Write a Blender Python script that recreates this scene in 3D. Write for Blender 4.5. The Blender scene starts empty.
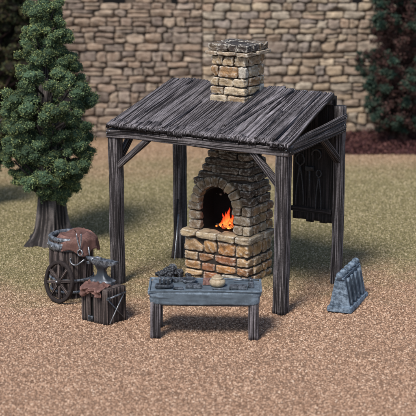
import bpy, bmesh, math, random
import numpy as np
from mathutils import Vector, Matrix
random.seed(7)
RNG = np.random.default_rng(7)
PI = math.pi
S = bpy.context.scene
C = S.collection

# ------------------------------------------------------------------ helpers
def tag(o, label=None, cat=None, group=None, kind=None):
    if label: o['label'] = label
    if cat: o['category'] = cat
    if group: o['group'] = group
    if kind: o['kind'] = kind
    return o

def thing(name, label, cat, loc=(0, 0, 0), rotz=0.0, group=None):
    o = bpy.data.objects.new(name, None); C.objects.link(o)
    o.empty_display_size = 0.1
    o.location = loc; o.rotation_euler = (0, 0, rotz)
    return tag(o, label, cat, group)

def wave_noise(seed, dim=3, n=10, f0=1.0, f1=4.0):
    r = np.random.default_rng(seed)
    d = r.normal(size=(n, dim)); d /= np.linalg.norm(d, axis=1)[:, None]
    f = np.exp(r.uniform(math.log(f0), math.log(f1), n)); ph = r.uniform(0, 2*PI, n)
    amp = (f0/f)**0.6; amp /= np.sqrt((amp**2).sum()/2)
    return lambda P: (np.sin((P @ d.T)*f*2*PI + ph)*amp).sum(axis=1)

class MB:
    """collects geometry for ONE mesh; every vertex carries a colour and a ridge value"""
    def __init__(s): s.v = []; s.f = []; s.c = []; s.r = []; s.n = 0
    def add(s, V, Fs, col=(1, 1, 1), ridge=0.5):
        V = np.asarray(V, float); k = len(V)
        s.v.append(V)
        if isinstance(Fs, np.ndarray): s.f.extend((Fs + s.n).tolist())
        else: s.f.extend([[i + s.n for i in f] for f in Fs])
        c = np.asarray(col, float)
        s.c.append(np.broadcast_to(c, (k, 3)) if c.ndim == 1 else c)
        s.r.append(np.broadcast_to(np.asarray(ridge, float), (k,)))
        s.n += k
        return s
    def build(s, name, mat, parent=None, smooth=True, angle=None):
        me = bpy.data.meshes.new(name)
        V = np.concatenate(s.v)
        me.from_pydata(V.tolist(), [], s.f)
        a = me.color_attributes.new('tint', 'FLOAT_COLOR', 'POINT')
        cc = np.ones((len(V), 4)); cc[:, :3] = np.concatenate(s.c)
        a.data.foreach_set('color', cc.ravel().astype(np.float32))
        b = me.attributes.new('ridge', 'FLOAT', 'POINT')
        b.data.foreach_set('value', np.concatenate(s.r).astype(np.float32))
        if smooth: me.polygons.foreach_set('use_smooth', [True]*len(me.polygons))
        bm = bmesh.new(); bm.from_mesh(me)
        bmesh.ops.recalc_face_normals(bm, faces=bm.faces); bm.to_mesh(me); bm.free()
        if angle and hasattr(me, 'set_sharp_from_angle'): me.set_sharp_from_angle(angle=math.radians(angle))
        me.materials.append(mat); me.update()
        o = bpy.data.objects.new(name, me); C.objects.link(o)
        if parent: o.parent = parent
        return o

def cube_grid(n):
    bm = bmesh.new(); bmesh.ops.create_cube(bm, size=2)
    bmesh.ops.subdivide_edges(bm, edges=bm.edges[:], cuts=n, use_grid_fill=True)
    bm.verts.index_update()
    V = np.array([v.co[:] for v in bm.verts]); Fs = [[v.index for v in f.verts] for f in bm.faces]
    bm.free(); return V, np.array(Fs)
def ico(n):
    bm = bmesh.new(); bmesh.ops.create_icosphere(bm, subdivisions=n, radius=1)
    V = np.array([v.co[:] for v in bm.verts]); Fs = [[v.index for v in f.verts] for f in bm.faces]
    bm.free(); return V, np.array(Fs)
CG5, CGF5 = cube_grid(5); CG3, CGF3 = cube_grid(3); CG9, CGF9 = cube_grid(9)
IC1, ICF1 = ico(1); IC2, ICF2 = ico(2); IC3, ICF3 = ico(3)
SN = [wave_noise(100+i, 3, 12, .35, 1.6) for i in range(8)]
FN = [wave_noise(200+i, 3, 12, 1.5, 4.0) for i in range(4)]

def rotmat(ax, ay, az): return np.array((Matrix.Rotation(az, 3, 'Z') @ Matrix.Rotation(ay, 3, 'Y') @ Matrix.Rotation(ax, 3, 'X')))

def stone(mb, c, size, rz=0.0, col=(1, 1, 1), k=7, amp=.07, jit=.02, grid=None, rx=0, ry=0):
    """rounded, chipped block"""
    V, Fs = grid if grid else (CG5, CGF5)
    nrm = (np.abs(V)**k).sum(1)**(1/k)
    P = V/nrm[:, None]
    off = np.random.default_rng(random.randrange(10**9)).uniform(-50, 50, 3)
    d = random.choice(SN)(P + off)*amp + random.choice(FN)(P + off)*amp*.35 - np.abs(random.choice(SN)(P*1.7 + off[::-1]))*amp*.8
    h = np.array(size)/2
    m = min(h)
    P = P*h + (P/np.linalg.norm(P, axis=1)[:, None])*d[:, None]*m
    # chamfer one random corner slightly
    dr = np.array([random.choice((-1, 1)), random.choice((-1, 1)), random.choice((-1, 1))])/math.sqrt(3)
    t = (P/h) @ dr; lim = random.uniform(.95, 1.45)
    P = P - np.outer(np.maximum(t-lim, 0), dr)*h
    R = rotmat(random.uniform(-jit, jit)+rx, random.uniform(-jit, jit)+ry, random.uniform(-jit, jit)+rz)
    mb.add(P @ R.T + np.array(c), Fs, col)

def basis(p0, p1, up):
    d = np.array(p1, float)-np.array(p0, float); L = np.linalg.norm(d); d /= L
    up = np.array(up, float); s = np.cross(d, up); s /= np.linalg.norm(s); t = np.cross(s, d)
    return d, s, t, L

def timber(mb, p0, p1, w, h, up=(0, 0, 1), per=.036, amp=.008, col=(1, 1, 1), wob=.0015, taper=1.0, seg=.07, sp=.005, ends=0.0):
    """sawn timber with deep weathered grain: w across (side axis), h along 'up'"""
    d, s, t, L = basis(p0, p1, up)
    per_pts = []; n1 = max(3, int(w/sp)); n2 = max(3, int(h/sp))
    for i in range(n1): per_pts.append((-.5+i/n1, -.5))
    for i in range(n2): per_pts.append((.5, -.5+i/n2))
    for i in range(n1): per_pts.append((.5-i/n1, .5))
    for i in range(n2): per_pts.append((-.5, .5-i/n2))
    Q = np.array(per_pts)*[w, h]; N = len(Q)
    k = 9; q2 = Q/[w/2, h/2]; nr = (np.abs(q2)**k).sum(1)**(1/k); Q = Q/nr[:, None]
    per_s = np.r_[0, np.cumsum(np.linalg.norm(np.diff(np.vstack([Q, Q[:1]]), axis=0), axis=1))][:-1]
    NL = max(2, int(L/seg)+1); ls = np.linspace(0, L, NL)
    r = np.random.default_rng(random.randrange(10**9))
    nz = wave_noise(r.integers(1e9), 2, 14, .25, 1.1)
    nz2 = wave_noise(r.integers(1e9), 2, 8, .5, 1.4)
    wb = [wave_noise(r.integers(1e9), 1, 4, .3, 1.0) for _ in range(2)]
    nrm = Q/np.linalg.norm(Q, axis=1)[:, None]
    V = []; RD = []; base = np.array(p0, float)
    for li, l in enumerate(ls):
        a = np.c_[per_s/per*2.1, np.full(N, l*.8)]
        g = 1-np.abs(nz(a))/1.1; g2 = nz2(np.c_[per_s/per*4.0, np.full(N, l*1.5)])
        hgt = np.clip(g*.8+g2*.2, -1, 1)
        sc = 1+(taper-1)*l/L
        off = (hgt-.3)*amp
        P2 = Q*sc + nrm*off[:, None]
        e = r.uniform(-1, 1, N)*ends if li in (0, NL-1) else 0
        cx = wb[0](np.array([[l]]))[0]*wob; cy = wb[1](np.array([[l]]))[0]*wob
        V.append(base + np.outer(np.full(N, l)+e, d) + np.outer(P2[:, 0]+cx, s) + np.outer(P2[:, 1]+cy, t)); RD.append((hgt+1)/2)
    V = np.concatenate(V); RD = np.concatenate(RD)
    Fs = []
    for j in range(NL-1):
        for i in range(N):
            i2 = (i+1) % N
            Fs.append((j*N+i, j*N+i2, (j+1)*N+i2, (j+1)*N+i))
    m0 = V[:N].mean(0); m1 = V[-N:].mean(0); b = len(V)
    V = np.vstack([V, m0, m1]); RD = np.r_[RD, .3, .3]
    for i in range(N):
        i2 = (i+1) % N
        Fs.append((b, i2, i)); Fs.append((b+1, (NL-1)*N+i, (NL-1)*N+i2))
    mb.add(V, Fs, col, RD)

def tube(mb, pts, radii, n=10, col=(1, 1, 1), ridge=.5, flute=0.0, cap=True):
    pts = [np.array(p, float) for p in pts]
    if not hasattr(radii, '__len__'): radii = [radii]*len(pts)
    V = []; m = len(pts); RD = []
    ref = np.array([0.3, .2, 1.0])
    for i, p in enumerate(pts):
        d = pts[min(i+1, m-1)]-pts[max(i-1, 0)]; d = d/ (np.linalg.norm(d)+1e-9)
        if i == 0:
            s = np.cross(d, ref); 
            if np.linalg.norm(s) < .05: s = np.cross(d, [1, 0, 0])
        else: s = s - d*(s @ d)
        s = s/np.linalg.norm(s); t = np.cross(d, s)
        th = np.arange(n)/n*2*PI
        rr = radii[i]*(1+flute*np.sin(th*3+i*.4)+flute*.7*np.sin(th*7+i*.7+1))
        V.append(p+np.outer(np.cos(th)*rr, s)+np.outer(np.sin(th)*rr, t)); RD.append((np.sin(th*7+i*.7+1)+1)/2 if flute else np.full(n, ridge))
    V = np.concatenate(V); RD = np.concatenate(RD)
    Fs = [(j*n+i, j*n+(i+1) % n, (j+1)*n+(i+1) % n, (j+1)*n+i) for j in range(m-1) for i in range(n)]
    if cap: Fs += [tuple(range(n-1, -1, -1)), tuple((m-1)*n+i for i in range(n))]
    mb.add(V, Fs, col, RD)

def lathe(mb, prof, n=32, col=(1, 1, 1), c=(0, 0, 0), fn=None, close=False, ridge=.5, R=None):
    V = []
    th = np.arange(n)/n*2*PI
    for (r, z) in prof:
        rr = np.full(n, float(r))
        if fn is not None: rr = rr*(1+fn(th, z))
        V.append(np.c_[np.cos(th)*rr, np.sin(th)*rr, np.full(n, z)])
    V = np.concatenate(V)
    if R is not None: V = V @ np.array(R).T
    V = V+np.array(c)
    m = len(prof)
    Fs = [(j*n+i, j*n+(i+1) % n, (j+1)*n+(i+1) % n, (j+1)*n+i) for j in range(m-1) for i in range(n)]
    if close: Fs += [((m-1)*n+i, (m-1)*n+(i+1) % n, (i+1) % n, i) for i in range(n)]
    mb.add(V, Fs, col, ridge)

def prism(mb, poly, y0, y1, col=(1, 1, 1), R=None, c=(0, 0, 0), bevel=0.0):
    """poly in x,z extruded along y"""
    n = len(poly); V = [(x, y0, z) for x, z in poly]+[(x, y1, z) for x, z in poly]
    V = np.array(V, float)
    if R is not None: V = V @ np.array(R).T
    V = V+np.array(c)
    Fs = [(i, (i+1) % n, n+(i+1) % n, n+i) for i in range(n)]+[tuple(range(n-1, -1, -1)), tuple(range(n, 2*n))]
    mb.add(V, Fs, col)

def bevel(o, w, seg=2):
    bm = bmesh.new(); bm.from_mesh(o.data)
    es = [e for e in bm.edges if len(e.link_faces) == 2 and e.calc_face_angle(0) > .5]
    bmesh.ops.bevel(bm, geom=es, offset=w, segments=seg, affect='EDGES', clamp_overlap=True)
    bm.to_mesh(o.data); bm.free()
    o.data.polygons.foreach_set('use_smooth', [True]*len(o.data.polygons))
    if hasattr(o.data, 'set_sharp_from_angle'): o.data.set_sharp_from_angle(angle=math.radians(50))
    return o

# ------------------------------------------------------------------ materials
def N(nt, t, **kw):
    n = nt.nodes.new(t)
    for k, v in kw.items(): setattr(n, k, v)
    return n
def newmat(name):
    m = bpy.data.materials.new(name); m.use_nodes = True; nt = m.node_tree
    b = nt.nodes['Principled BSDF']; return m, nt, b, nt.links.new
def mix(nt, lk, fac, a, b, blend='MIX'):
    n = N(nt, 'ShaderNodeMix', data_type='RGBA', blend_type=blend); 
    for idx, val in ((0, fac), (6, a), (7, b)):
        if hasattr(val, 'links'): lk(val, n.inputs[idx])
        else: n.inputs[idx].default_value = val if idx == 0 else (*val[:3], 1)
    return n.outputs[2]
def ramp(nt, lk, src, stops):
    n = N(nt, 'ShaderNodeValToRGB'); e = n.color_ramp.elements
    while len(e) < len(stops): e.new(.5)
    for i, (p, c) in enumerate(stops): e[i].position = p; e[i].color = (*c, 1) if hasattr(c, '__len__') else (c, c, c, 1)
    lk(src, n.inputs[0]); return n.outputs[0]
def noise(nt, lk, scale, detail=4, rough=.6, co=None, dist=0):
    n = N(nt, 'ShaderNodeTexNoise'); n.inputs['Scale'].default_value = scale; n.inputs['Detail'].default_value = detail
    n.inputs['Roughness'].default_value = rough; n.inputs['Distortion'].default_value = dist
    if co is not None: lk(co, n.inputs['Vector'])
    return n.outputs['Fac']
def bump(nt, lk, h, strength, dist, b, prev=None):
    n = N(nt, 'ShaderNodeBump'); n.inputs['Strength'].default_value = strength; n.inputs['Distance'].default_value = dist
    lk(h, n.inputs['Height'])
    if prev is not None: lk(prev, n.inputs['Normal'])
    if b: lk(n.outputs[0], b.inputs['Normal'])
    return n.outputs[0]
def attr(nt, name): return N(nt, 'ShaderNodeAttribute', attribute_name=name)

def mat_surface(name, drybrush=(.6, .55, .5), db=.5, rough=.85, nscale=9, namt=.35, bumps=((26, .5, .012), (90, .4, .004)), tintless=None, metallic=0, pt=(.50, .56), spec=.3, stain=0):
    """per-vertex tint x mottling, worn pale edges from dry brushing (paint on the model)"""
    m, nt, b, lk = newmat(name)
    co = N(nt, 'ShaderNodeTexCoord').outputs['Object']
    base = attr(nt, 'tint').outputs['Color'] if tintless is None else None
    if base is None:
        rgb = N(nt, 'ShaderNodeRGB'); rgb.outputs[0].default_value = (*tintless, 1); base = rgb.outputs[0]
    n1 = noise(nt, lk, nscale, 6, .65, co)
    f = ramp(nt, lk, n1, [(.3, 1-namt), (.7, 1+namt*.6)])
    c = mix(nt, lk, 1.0, base, f, 'MULTIPLY')
    if stain:
        sf = ramp(nt, lk, noise(nt, lk, 4.2, 6, .75, co, .6), [(.50, 0.0), (.68, stain)])
        c = mix(nt, lk, sf, c, (.075, .045, .028))
        sf2 = ramp(nt, lk, noise(nt, lk, 30, 5, .8, co), [(.50, 0.0), (.72, .8)])
        c = mix(nt, lk, sf2, c, mix(nt, lk, 1.0, c, (.42, .36, .30), 'MULTIPLY'))
    ge = N(nt, 'ShaderNodeNewGeometry')
    pf = ramp(nt, lk, ge.outputs['Pointiness'], [(pt[0], 0.0), (pt[1], 1.0)])
    n2 = ramp(nt, lk, noise(nt, lk, nscale*3.3, 5, .7, co), [(.42, 0.0), (.62, 1.0)])
    mm = N(nt, 'ShaderNodeMath', operation='MULTIPLY'); lk(pf, mm.inputs[0]); lk(n2, mm.inputs[1])
    m2 = N(nt, 'ShaderNodeMath', operation='MULTIPLY'); lk(mm.outputs[0], m2.inputs[0]); m2.inputs[1].default_value = db
    c = mix(nt, lk, m2.outputs[0], c, drybrush)
    lk(c, b.inputs['Base Color']); b.inputs['Roughness'].default_value = rough; b.inputs['Metallic'].default_value = metallic
    b.inputs['Specular IOR Level'].default_value = spec
    prev = None
    for sc, st, ds in bumps: prev = bump(nt, lk, noise(nt, lk, sc, 5, .65, co), st, ds, b, prev)
    return m

def mat_wood(name, dark, light, rough=.8, gain=(.42, .95)):
    """dark stained wood, pale paint caught on the ridges of its carved grain"""
    m, nt, b, lk = newmat(name)
    co = N(nt, 'ShaderNodeTexCoord').outputs['Object']
    r = attr(nt, 'ridge').outputs['Fac']; t = attr(nt, 'tint').outputs['Color']
    n1 = noise(nt, lk, 5, 5, .6, co); n2 = noise(nt, lk, 38, 4, .7, co)
    a = N(nt, 'ShaderNodeMath', operation='MULTIPLY_ADD'); lk(n2, a.inputs[0]); a.inputs[1].default_value = .5; 
    sb = N(nt, 'ShaderNodeMath', operation='SUBTRACT'); lk(r, sb.inputs[0]); sb.inputs[1].default_value = .25
    lk(sb.outputs[0], a.inputs[2])
    f = ramp(nt, lk, a.outputs[0], [(gain[0], 0.0), (gain[1], 1.0)])
    f2 = N(nt, 'ShaderNodeMath', operation='MULTIPLY'); lk(f, f2.inputs[0]); lk(ramp(nt, lk, n1, [(.3, .45), (.65, 1.0)]), f2.inputs[1])
    c = mix(nt, lk, f2.outputs[0], dark, light)
    c = mix(nt, lk, 1.0, c, t, 'MULTIPLY')
    lk(c, b.inputs['Base Color']); b.inputs['Roughness'].default_value = rough; b.inputs['Specular IOR Level'].default_value = .35
    p = bump(nt, lk, noise(nt, lk, 60, 4, .7, co), .35, .006, b)
    return m

M = {}
M['stone'] = mat_surface('painted_stone', (.74, .69, .60), .75, .75, 7, .5, stain=.75, bumps=((20, .6, .02), (80, .5, .006)))
M['wallstone'] = mat_surface('wall_stone', (.50, .42, .33), .5, .9, 5, .5, stain=.6, bumps=((8, .8, .05), (30, .6, .02)))
M['mortar'] = mat_surface('dark_mortar', tintless=(.035, .027, .022), db=0, namt=.3)
M['wallmortar'] = mat_surface('wall_mortar', tintless=(.11, .082, .062), db=0, namt=.3)
M['soot_and_shade'] = mat_surface('soot_and_shade', tintless=(.006, .005, .005), db=0, rough=.95)  # soot in the forge vault; painted-in darkness for wall slots and block core
M['wood'] = mat_wood('weathered_wood', (.014, .0105, .011), (.28, .25, .255), gain=(.57, 1.12))
M['roofwood'] = mat_wood('weathered_roof_wood', (.0135, .0105, .012), (.31, .28, .295), gain=(.60, 1.14))
M['oldwood'] = mat_wood('barrel_wood', (.018, .012, .011), (.22, .17, .155), gain=(.5, 1.08))
M['iron'] = mat_surface('worn_iron', (.50, .53, .58), .5, .45, 5, .5, bumps=((30, .25, .004),), tintless=(.045, .052, .063), metallic=.45, pt=(.505, .57), spec=.6)
M['darkiron'] = mat_surface('dark_iron', (.34, .37, .42), .55, .5, 6, .4, bumps=((40, .2, .003),), tintless=(.032, .037, .044), metallic=.4, pt=(.51, .57), spec=.5)
M['blackiron'] = mat_surface('black_iron', (.16, .16, .17), .35, .6, 12, .4, tintless=(.03, .03, .032), metallic=.2, pt=(.51, .57), spec=.3)
M['bright'] = mat_surface('bright_steel', (.6, .62, .65), .5, .4, 12, .3, tintless=(.20, .21, .23), metallic=.7, spec=.5)
M['bluegrey'] = mat_surface('blue_grey_paint', (.30, .38, .47), .7, .7, 4, .5, tintless=(.098, .125, .152), pt=(.505, .57), bumps=((14, .4, .01), (60, .3, .004)))
M['slate'] = mat_surface('slate_paint', (.30, .38, .47), .7, .7, 4, .5, tintless=(.066, .092, .125), pt=(.505, .57), bumps=((14, .4, .01), (60, .3, .004)))
M['leather'] = mat_surface('red_leather', (.42, .24, .20), .6, .75, 7, .5, tintless=(.125, .062, .050), pt=(.505, .57), bumps=((20, .3, .008), (70, .3, .004)))
M['clay'] = mat_surface('tan_clay', (.7, .6, .45), .4, .7, 9, .3, tintless=(.33, .25, .16))
M['coal'] = mat_surface('coal', (.22, .24, .28), .6, .5, 12, .5, tintless=(.014, .015, .018), pt=(.515, .60))
M['bark'] = mat_wood('tree_bark', (.02, .016, .016), (.24, .205, .19), gain=(.5, 1.1))
M['redbark'] = mat_wood('red_bark', (.02, .010, .010), (.09, .05, .045))

def mat_leaf(name, rough=.8):
    m, nt, b, lk = newmat(name)
    c = attr(nt, 'tint').outputs['Color']
    lk(c, b.inputs['Base Color']); b.inputs['Roughness'].default_value = rough; b.inputs['Specular IOR Level'].default_value = .15
    return m
M['leaf'] = mat_leaf('foliage_flock')

def mat_emit(name, stops, strength):
    m, nt, b, lk = newmat(name)
    r = attr(nt, 'ridge').outputs['Fac']
    c = ramp(nt, lk, r, stops)
    lk(c, b.inputs['Emission Color']); b.inputs['Emission Strength'].default_value = strength
    if name == 'flame': lk(ramp(nt, lk, r, [(0, 3.2), (.3, 1.6), (1, .5)]), b.inputs['Emission Strength'])
    lk(c, b.inputs['Base Color']); b.inputs['Roughness'].default_value = .6
    return m
def soften(m):
    nt = m.node_tree; lk = nt.links.new; b = nt.nodes['Principled BSDF']; out = [n for n in nt.nodes if n.type == 'OUTPUT_MATERIAL'][0]
    lw = N(nt, 'ShaderNodeLayerWeight'); lw.inputs['Blend'].default_value = .5
    co = N(nt, 'ShaderNodeTexCoord').outputs['Object']
    f = ramp(nt, lk, lw.outputs['Facing'], [(.1, .05), (.62, 1.0)])
    f2 = ramp(nt, lk, noise(nt, lk, 14, 4, .6, co), [(.40, 0.0), (.60, .75)])
    mx = N(nt, 'ShaderNodeMath', operation='MAXIMUM'); lk(f, mx.inputs[0]); lk(f2, mx.inputs[1])
    tr = N(nt, 'ShaderNodeBsdfTransparent'); ms = N(nt, 'ShaderNodeMixShader')
    lk(mx.outputs[0], ms.inputs[0]); lk(b.outputs[0], ms.inputs[1]); lk(tr.outputs[0], ms.inputs[2]); lk(ms.outputs[0], out.inputs['Surface'])
M['flame'] = mat_emit('flame', [(0, (1.0, .42, .09)), (.3, (1.0, .22, .035)), (.65, (.9, .09, .015)), (1, (.4, .02, .008))], 1.7); soften(M['flame'])
M['ember'] = mat_emit('ember', [(0, (.012, .008, .007)), (.55, (.05, .012, .008)), (.8, (.8, .10, .02)), (1, (1, .3, .05))], .9)

# ground masks shared by sheet, gravel and turf
def ground_colour(nt, lk, grain=False):
    pos = N(nt, 'ShaderNodeNewGeometry').outputs['Position']
    if True:
        sx = N(nt, 'ShaderNodeSeparateXYZ'); lk(pos, sx.inputs[0])
    big = noise(nt, lk, .55, 4, .6, pos)
    fine = noise(nt, lk, 2.6, 4, .65, pos)
    # near boundary of the green band: Y > 25.2 (a little nearer at the right)
    a = N(nt, 'ShaderNodeMath', operation='MULTIPLY_ADD'); lk(sx.outputs[0], a.inputs[0]); a.inputs[1].default_value = -.10; lk(sx.outputs[1], a.inputs[2])
    b1 = N(nt, 'ShaderNodeMath', operation='MULTIPLY_ADD'); lk(big, b1.inputs[0]); b1.inputs[1].default_value = 5.0; lk(a.outputs[0], b1.inputs[2])
    c1 = N(nt, 'ShaderNodeMath', operation='MULTIPLY_ADD'); lk(fine, c1.inputs[0]); c1.inputs[1].default_value = 2.6; lk(b1.outputs[0], c1.inputs[2])
    mr = N(nt, 'ShaderNodeMapRange', interpolation_type='SMOOTHSTEP'); lk(c1.outputs[0], mr.inputs[0])
    mr.inputs[1].default_value = 27.2; mr.inputs[2].default_value = 30.6; mr.inputs[4].default_value = .9
    mr2 = N(nt, 'ShaderNodeMapRange', interpolation_type='SMOOTHSTEP'); lk(c1.outputs[0], mr2.inputs[0])
    mr2.inputs[1].default_value = 36.2; mr2.inputs[2].default_value = 40.6; mr2.inputs[3].default_value = 1; mr2.inputs[4].default_value = .25
    mm = N(nt, 'ShaderNodeMath', operation='MULTIPLY'); lk(mr.outputs[0], mm.inputs[0]); lk(mr2.outputs[0], mm.inputs[1])
    return mm.outputs[0], pos, fine
def mat_ground():
    m, nt, b, lk = newmat('earth')
    g, pos, fine = ground_colour(nt, lk)
    n1 = noise(nt, lk, 22, 5, .8, pos)
    br = ramp(nt, lk, n1, [(.3, (.15, .088, .057)), (.5, (.29, .18, .118)), (.7, (.43, .28, .19))])
    gr = ramp(nt, lk, n1, [(.3, (.09, .083, .038)), (.5, (.19, .172, .080)), (.7, (.31, .265, .14))])
    lk(mix(nt, lk, g, br, gr), b.inputs['Base Color']); b.inputs['Roughness'].default_value = .95; b.inputs['Specular IOR Level'].default_value = .1
    bump(nt, lk, n1, .8, .05, b)
    return m
def mat_grain():
    m, nt, b, lk = newmat('gravel_grains')
    g, pos, fine = ground_colour(nt, lk)
    rd = N(nt, 'ShaderNodeObjectInfo').outputs['Random']
    br = ramp(nt, lk, rd, [(0, (.13, .073, .046)), (.3, (.29, .175, .113)), (.7, (.43, .275, .185)), (.93, (.54, .37, .26)), (1, (.64, .49, .37))])
    gr = ramp(nt, lk, rd, [(0, (.085, .078, .036)), (.4, (.18, .165, .075)), (.75, (.29, .25, .13)), (1, (.50, .42, .28))])
    lk(mix(nt, lk, g, br, gr), b.inputs['Base Color']); b.inputs['Roughness'].default_value = .9; b.inputs['Specular IOR Level'].default_value = .15
    return m
M['ground'] = mat_ground(); M['grain'] = mat_grain()

# ------------------------------------------------------------------ ground
def terrain(P):
    return (TN(P*.12)*.02 + TN2(P*.5)*.008)
TN = wave_noise(5, 2, 8, .5, 2); TN2 = wave_noise(6, 2, 8, .8, 3)
def build_ground():
    xs = np.r_[-400, -120, -50, -20, np.linspace(-9, 9, 121), 20, 50, 120, 400]
    ys = np.r_[-60, -20, 0, 10, np.linspace(16, 41, 161), 60, 120, 400, 900]
    X, Y = np.meshgrid(xs, ys); P = np.c_[X.ravel(), Y.ravel()]
    Z = terrain(P)-.008
    nx = len(xs); Fs = [(j*nx+i, j*nx+i+1, (j+1)*nx+i+1, (j+1)*nx+i) for j in range(len(ys)-1) for i in range(nx-1)]
    mb = MB(); mb.add(np.c_[P, Z], Fs)
    tag(mb.build('ground', M['ground']), kind='structure')
build_ground()

def scatter_object(name, label, cat, quad, density, mat, kind, rmin, rmax, seed, blades=False, extra=None):
    """one 'stuff' object: a patch of ground surface whose geometry nodes spread grains over it"""
    (x0, x1, y0, y1, taper) = quad
    ny = 60; nx = 30; V = []
    for j in range(ny+1):
        y = y0+(y1-y0)*j/ny; w = 1+(taper-1)*j/ny
        for i in range(nx+1):
            V.append(((x0+(x1-x0)*i/nx)*w, y))
    V = np.array(V); Z = terrain(V)+(extra(V) if extra else 0)
    Fs = [(j*(nx+1)+i, j*(nx+1)+i+1, (j+1)*(nx+1)+i+1, (j+1)*(nx+1)+i) for j in range(ny) for i in range(nx)]
    mb = MB(); mb.add(np.c_[V, Z-.012], Fs); o = mb.build(name, mat)
    tag(o, label, cat, kind=kind)
    ng = bpy.data.node_groups.new(name+'_nodes', 'GeometryNodeTree')
    ng.interface.new_socket('Geometry', in_out='INPUT', socket_type='NodeSocketGeometry')
    ng.interface.new_socket('Geometry', in_out='OUTPUT', socket_type='NodeSocketGeometry')
    gi = ng.nodes.new('NodeGroupInput'); go = ng.nodes.new('NodeGroupOutput'); lk = ng.links.new
    ds = ng.nodes.new('GeometryNodeDistributePointsOnFaces'); ds.inputs['Density'].default_value = density; ds.inputs['Seed'].default_value = seed
    lk(gi.outputs[0], ds.inputs['Mesh'])
    if blades:
        pr = ng.nodes.new('GeometryNodeMeshCone'); pr.inputs['Vertices'].default_value = 3
        pr.inputs['Radius Bottom'].default_value = .28; pr.inputs['Depth'].default_value = 2.2
    else:
        pr = ng.nodes.new('GeometryNodeMeshIcoSphere'); pr.inputs['Subdivisions'].default_value = 1; pr.inputs['Radius'].default_value = 1
    sm = ng.nodes.new('GeometryNodeSetMaterial'); sm.inputs['Material'].default_value = mat; lk(pr.outputs['Mesh'], sm.inputs[0])
    ip = ng.nodes.new('GeometryNodeInstanceOnPoints'); lk(ds.outputs['Points'], ip.inputs['Points']); lk(sm.outputs[0], ip.inputs['Instance'])
    rr = ng.nodes.new('FunctionNodeRandomValue'); rr.data_type = 'FLOAT_VECTOR'
    k = 1.0 if blades else PI
    rr.inputs[0].default_value = (-k, -k, -PI); rr.inputs[1].default_value = (k, k, PI); rr.inputs['Seed'].default_value = seed+1
    rs = ng.nodes.new('FunctionNodeRandomValue'); rs.data_type = 'FLOAT_VECTOR'
    rs.inputs[0].default_value = (rmin,)*3; rs.inputs[1].default_value = (rmax,)*3; rs.inputs['Seed'].default_value = seed+2
    lk(rr.outputs[0], ip.inputs['Rotation']); lk(rs.outputs[0], ip.inputs['Scale'])
    jn = ng.nodes.new('GeometryNodeJoinGeometry'); lk(gi.outputs[0], jn.inputs[0]); lk(ip.outputs[0], jn.inputs[0]); lk(jn.outputs[0], go.inputs[0])
    md = o.modifiers.new('scatter', 'NODES'); md.node_group = ng
    return o
scatter_object('gravel', 'fine pinkish brown grit covering the ground in front of and around the forge', 'gravel', (-3.6, 3.6, 18.0, 37.8, 1.9), 1500, M['grain'], 'stuff', .0075, .0225, 3)
scatter_object('turf', 'short olive green and straw coloured turf with grit behind the shelter', 'grass', (-4.6, 4.6, 24.0, 38.0, 1.35), 800, M['grain'], 'stuff', .009, .026, 11, blades=True)

# ------------------------------------------------------------------ stone walls at the back
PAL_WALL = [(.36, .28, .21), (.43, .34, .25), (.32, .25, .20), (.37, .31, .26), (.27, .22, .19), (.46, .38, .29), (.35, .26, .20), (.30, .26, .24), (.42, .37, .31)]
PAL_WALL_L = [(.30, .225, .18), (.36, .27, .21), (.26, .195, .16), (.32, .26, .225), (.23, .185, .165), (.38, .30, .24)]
def stone_wall(name, label, x0, x1, Yf, pal, slots):
    pal = [np.array(p)*[1.0, .95, .885] for p in pal]
    mb = MB(); z = -.05
    core = MB()
    prism(core, [(x0, -.1), (x1, -.1), (x1, 4.9), (x0, 4.9)], Yf+.045, Yf+.75)
    while z < 4.75:
        h = random.choice((.14, .17, .19, .21, .24, .28)); x = x0
        while x < x1-.02:
            L = min(random.uniform(.22, .58), x1-x)
            if x1-(x+L) < .18: L = x1-x
            hole = any(abs(x+L/2-s) < w/2+L*.25 for s, w in slots) and z > 3.28
            if not hole:
                c = np.array(random.choice(pal))*random.uniform(.82, 1.15)
                if random.random() < (.38 if h > .22 else .08) and L > .3:   # two thin stones in place of one
                    for q in (0, 1):
                        cc = np.array(random.choice(pal))*random.uniform(.85, 1.15)
                        stone(mb, (x+L/2, Yf+.10+random.uniform(-.03, .02), z+h*(.25+.5*q)), (L-.02, .3, h/2-.01), col=cc, k=8, amp=.16, jit=.03)
                else:
                    stone(mb, (x+L/2, Yf+.10+random.uniform(-.035, .02), z+h/2+random.uniform(-.015, .015)), (L-.016, .3, h-.012), col=c, k=9, amp=.13, jit=.045)
            x += L
        z += h
    o = mb.build(name, M['wallstone']); tag(o, label, 'stone wall', 'ancient stone walls closing the background')
    for sx_, w_ in slots:
        sl = MB(); prism(sl, [(sx_-w_*.7, 3.3), (sx_+w_*.7, 3.3), (sx_+w_*.7, 4.5), (sx_-w_*.7, 4.5)], Yf+.02, Yf+.10); sl.build('slot', M['soot_and_shade'], o, smooth=False)  # black box in each opening, its shade painted as colour
    oc = core.build('mortar', M['wallmortar'], o, smooth=False)
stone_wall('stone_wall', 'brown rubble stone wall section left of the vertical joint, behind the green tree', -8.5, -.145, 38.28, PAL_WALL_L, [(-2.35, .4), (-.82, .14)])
stone_wall('stone_wall', 'paler tan rubble stone wall section right of the vertical joint, behind the chimney', -.14, 9.0, 38.26, PAL_WALL, [(2.25, .14), (3.72, .17)])

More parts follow.
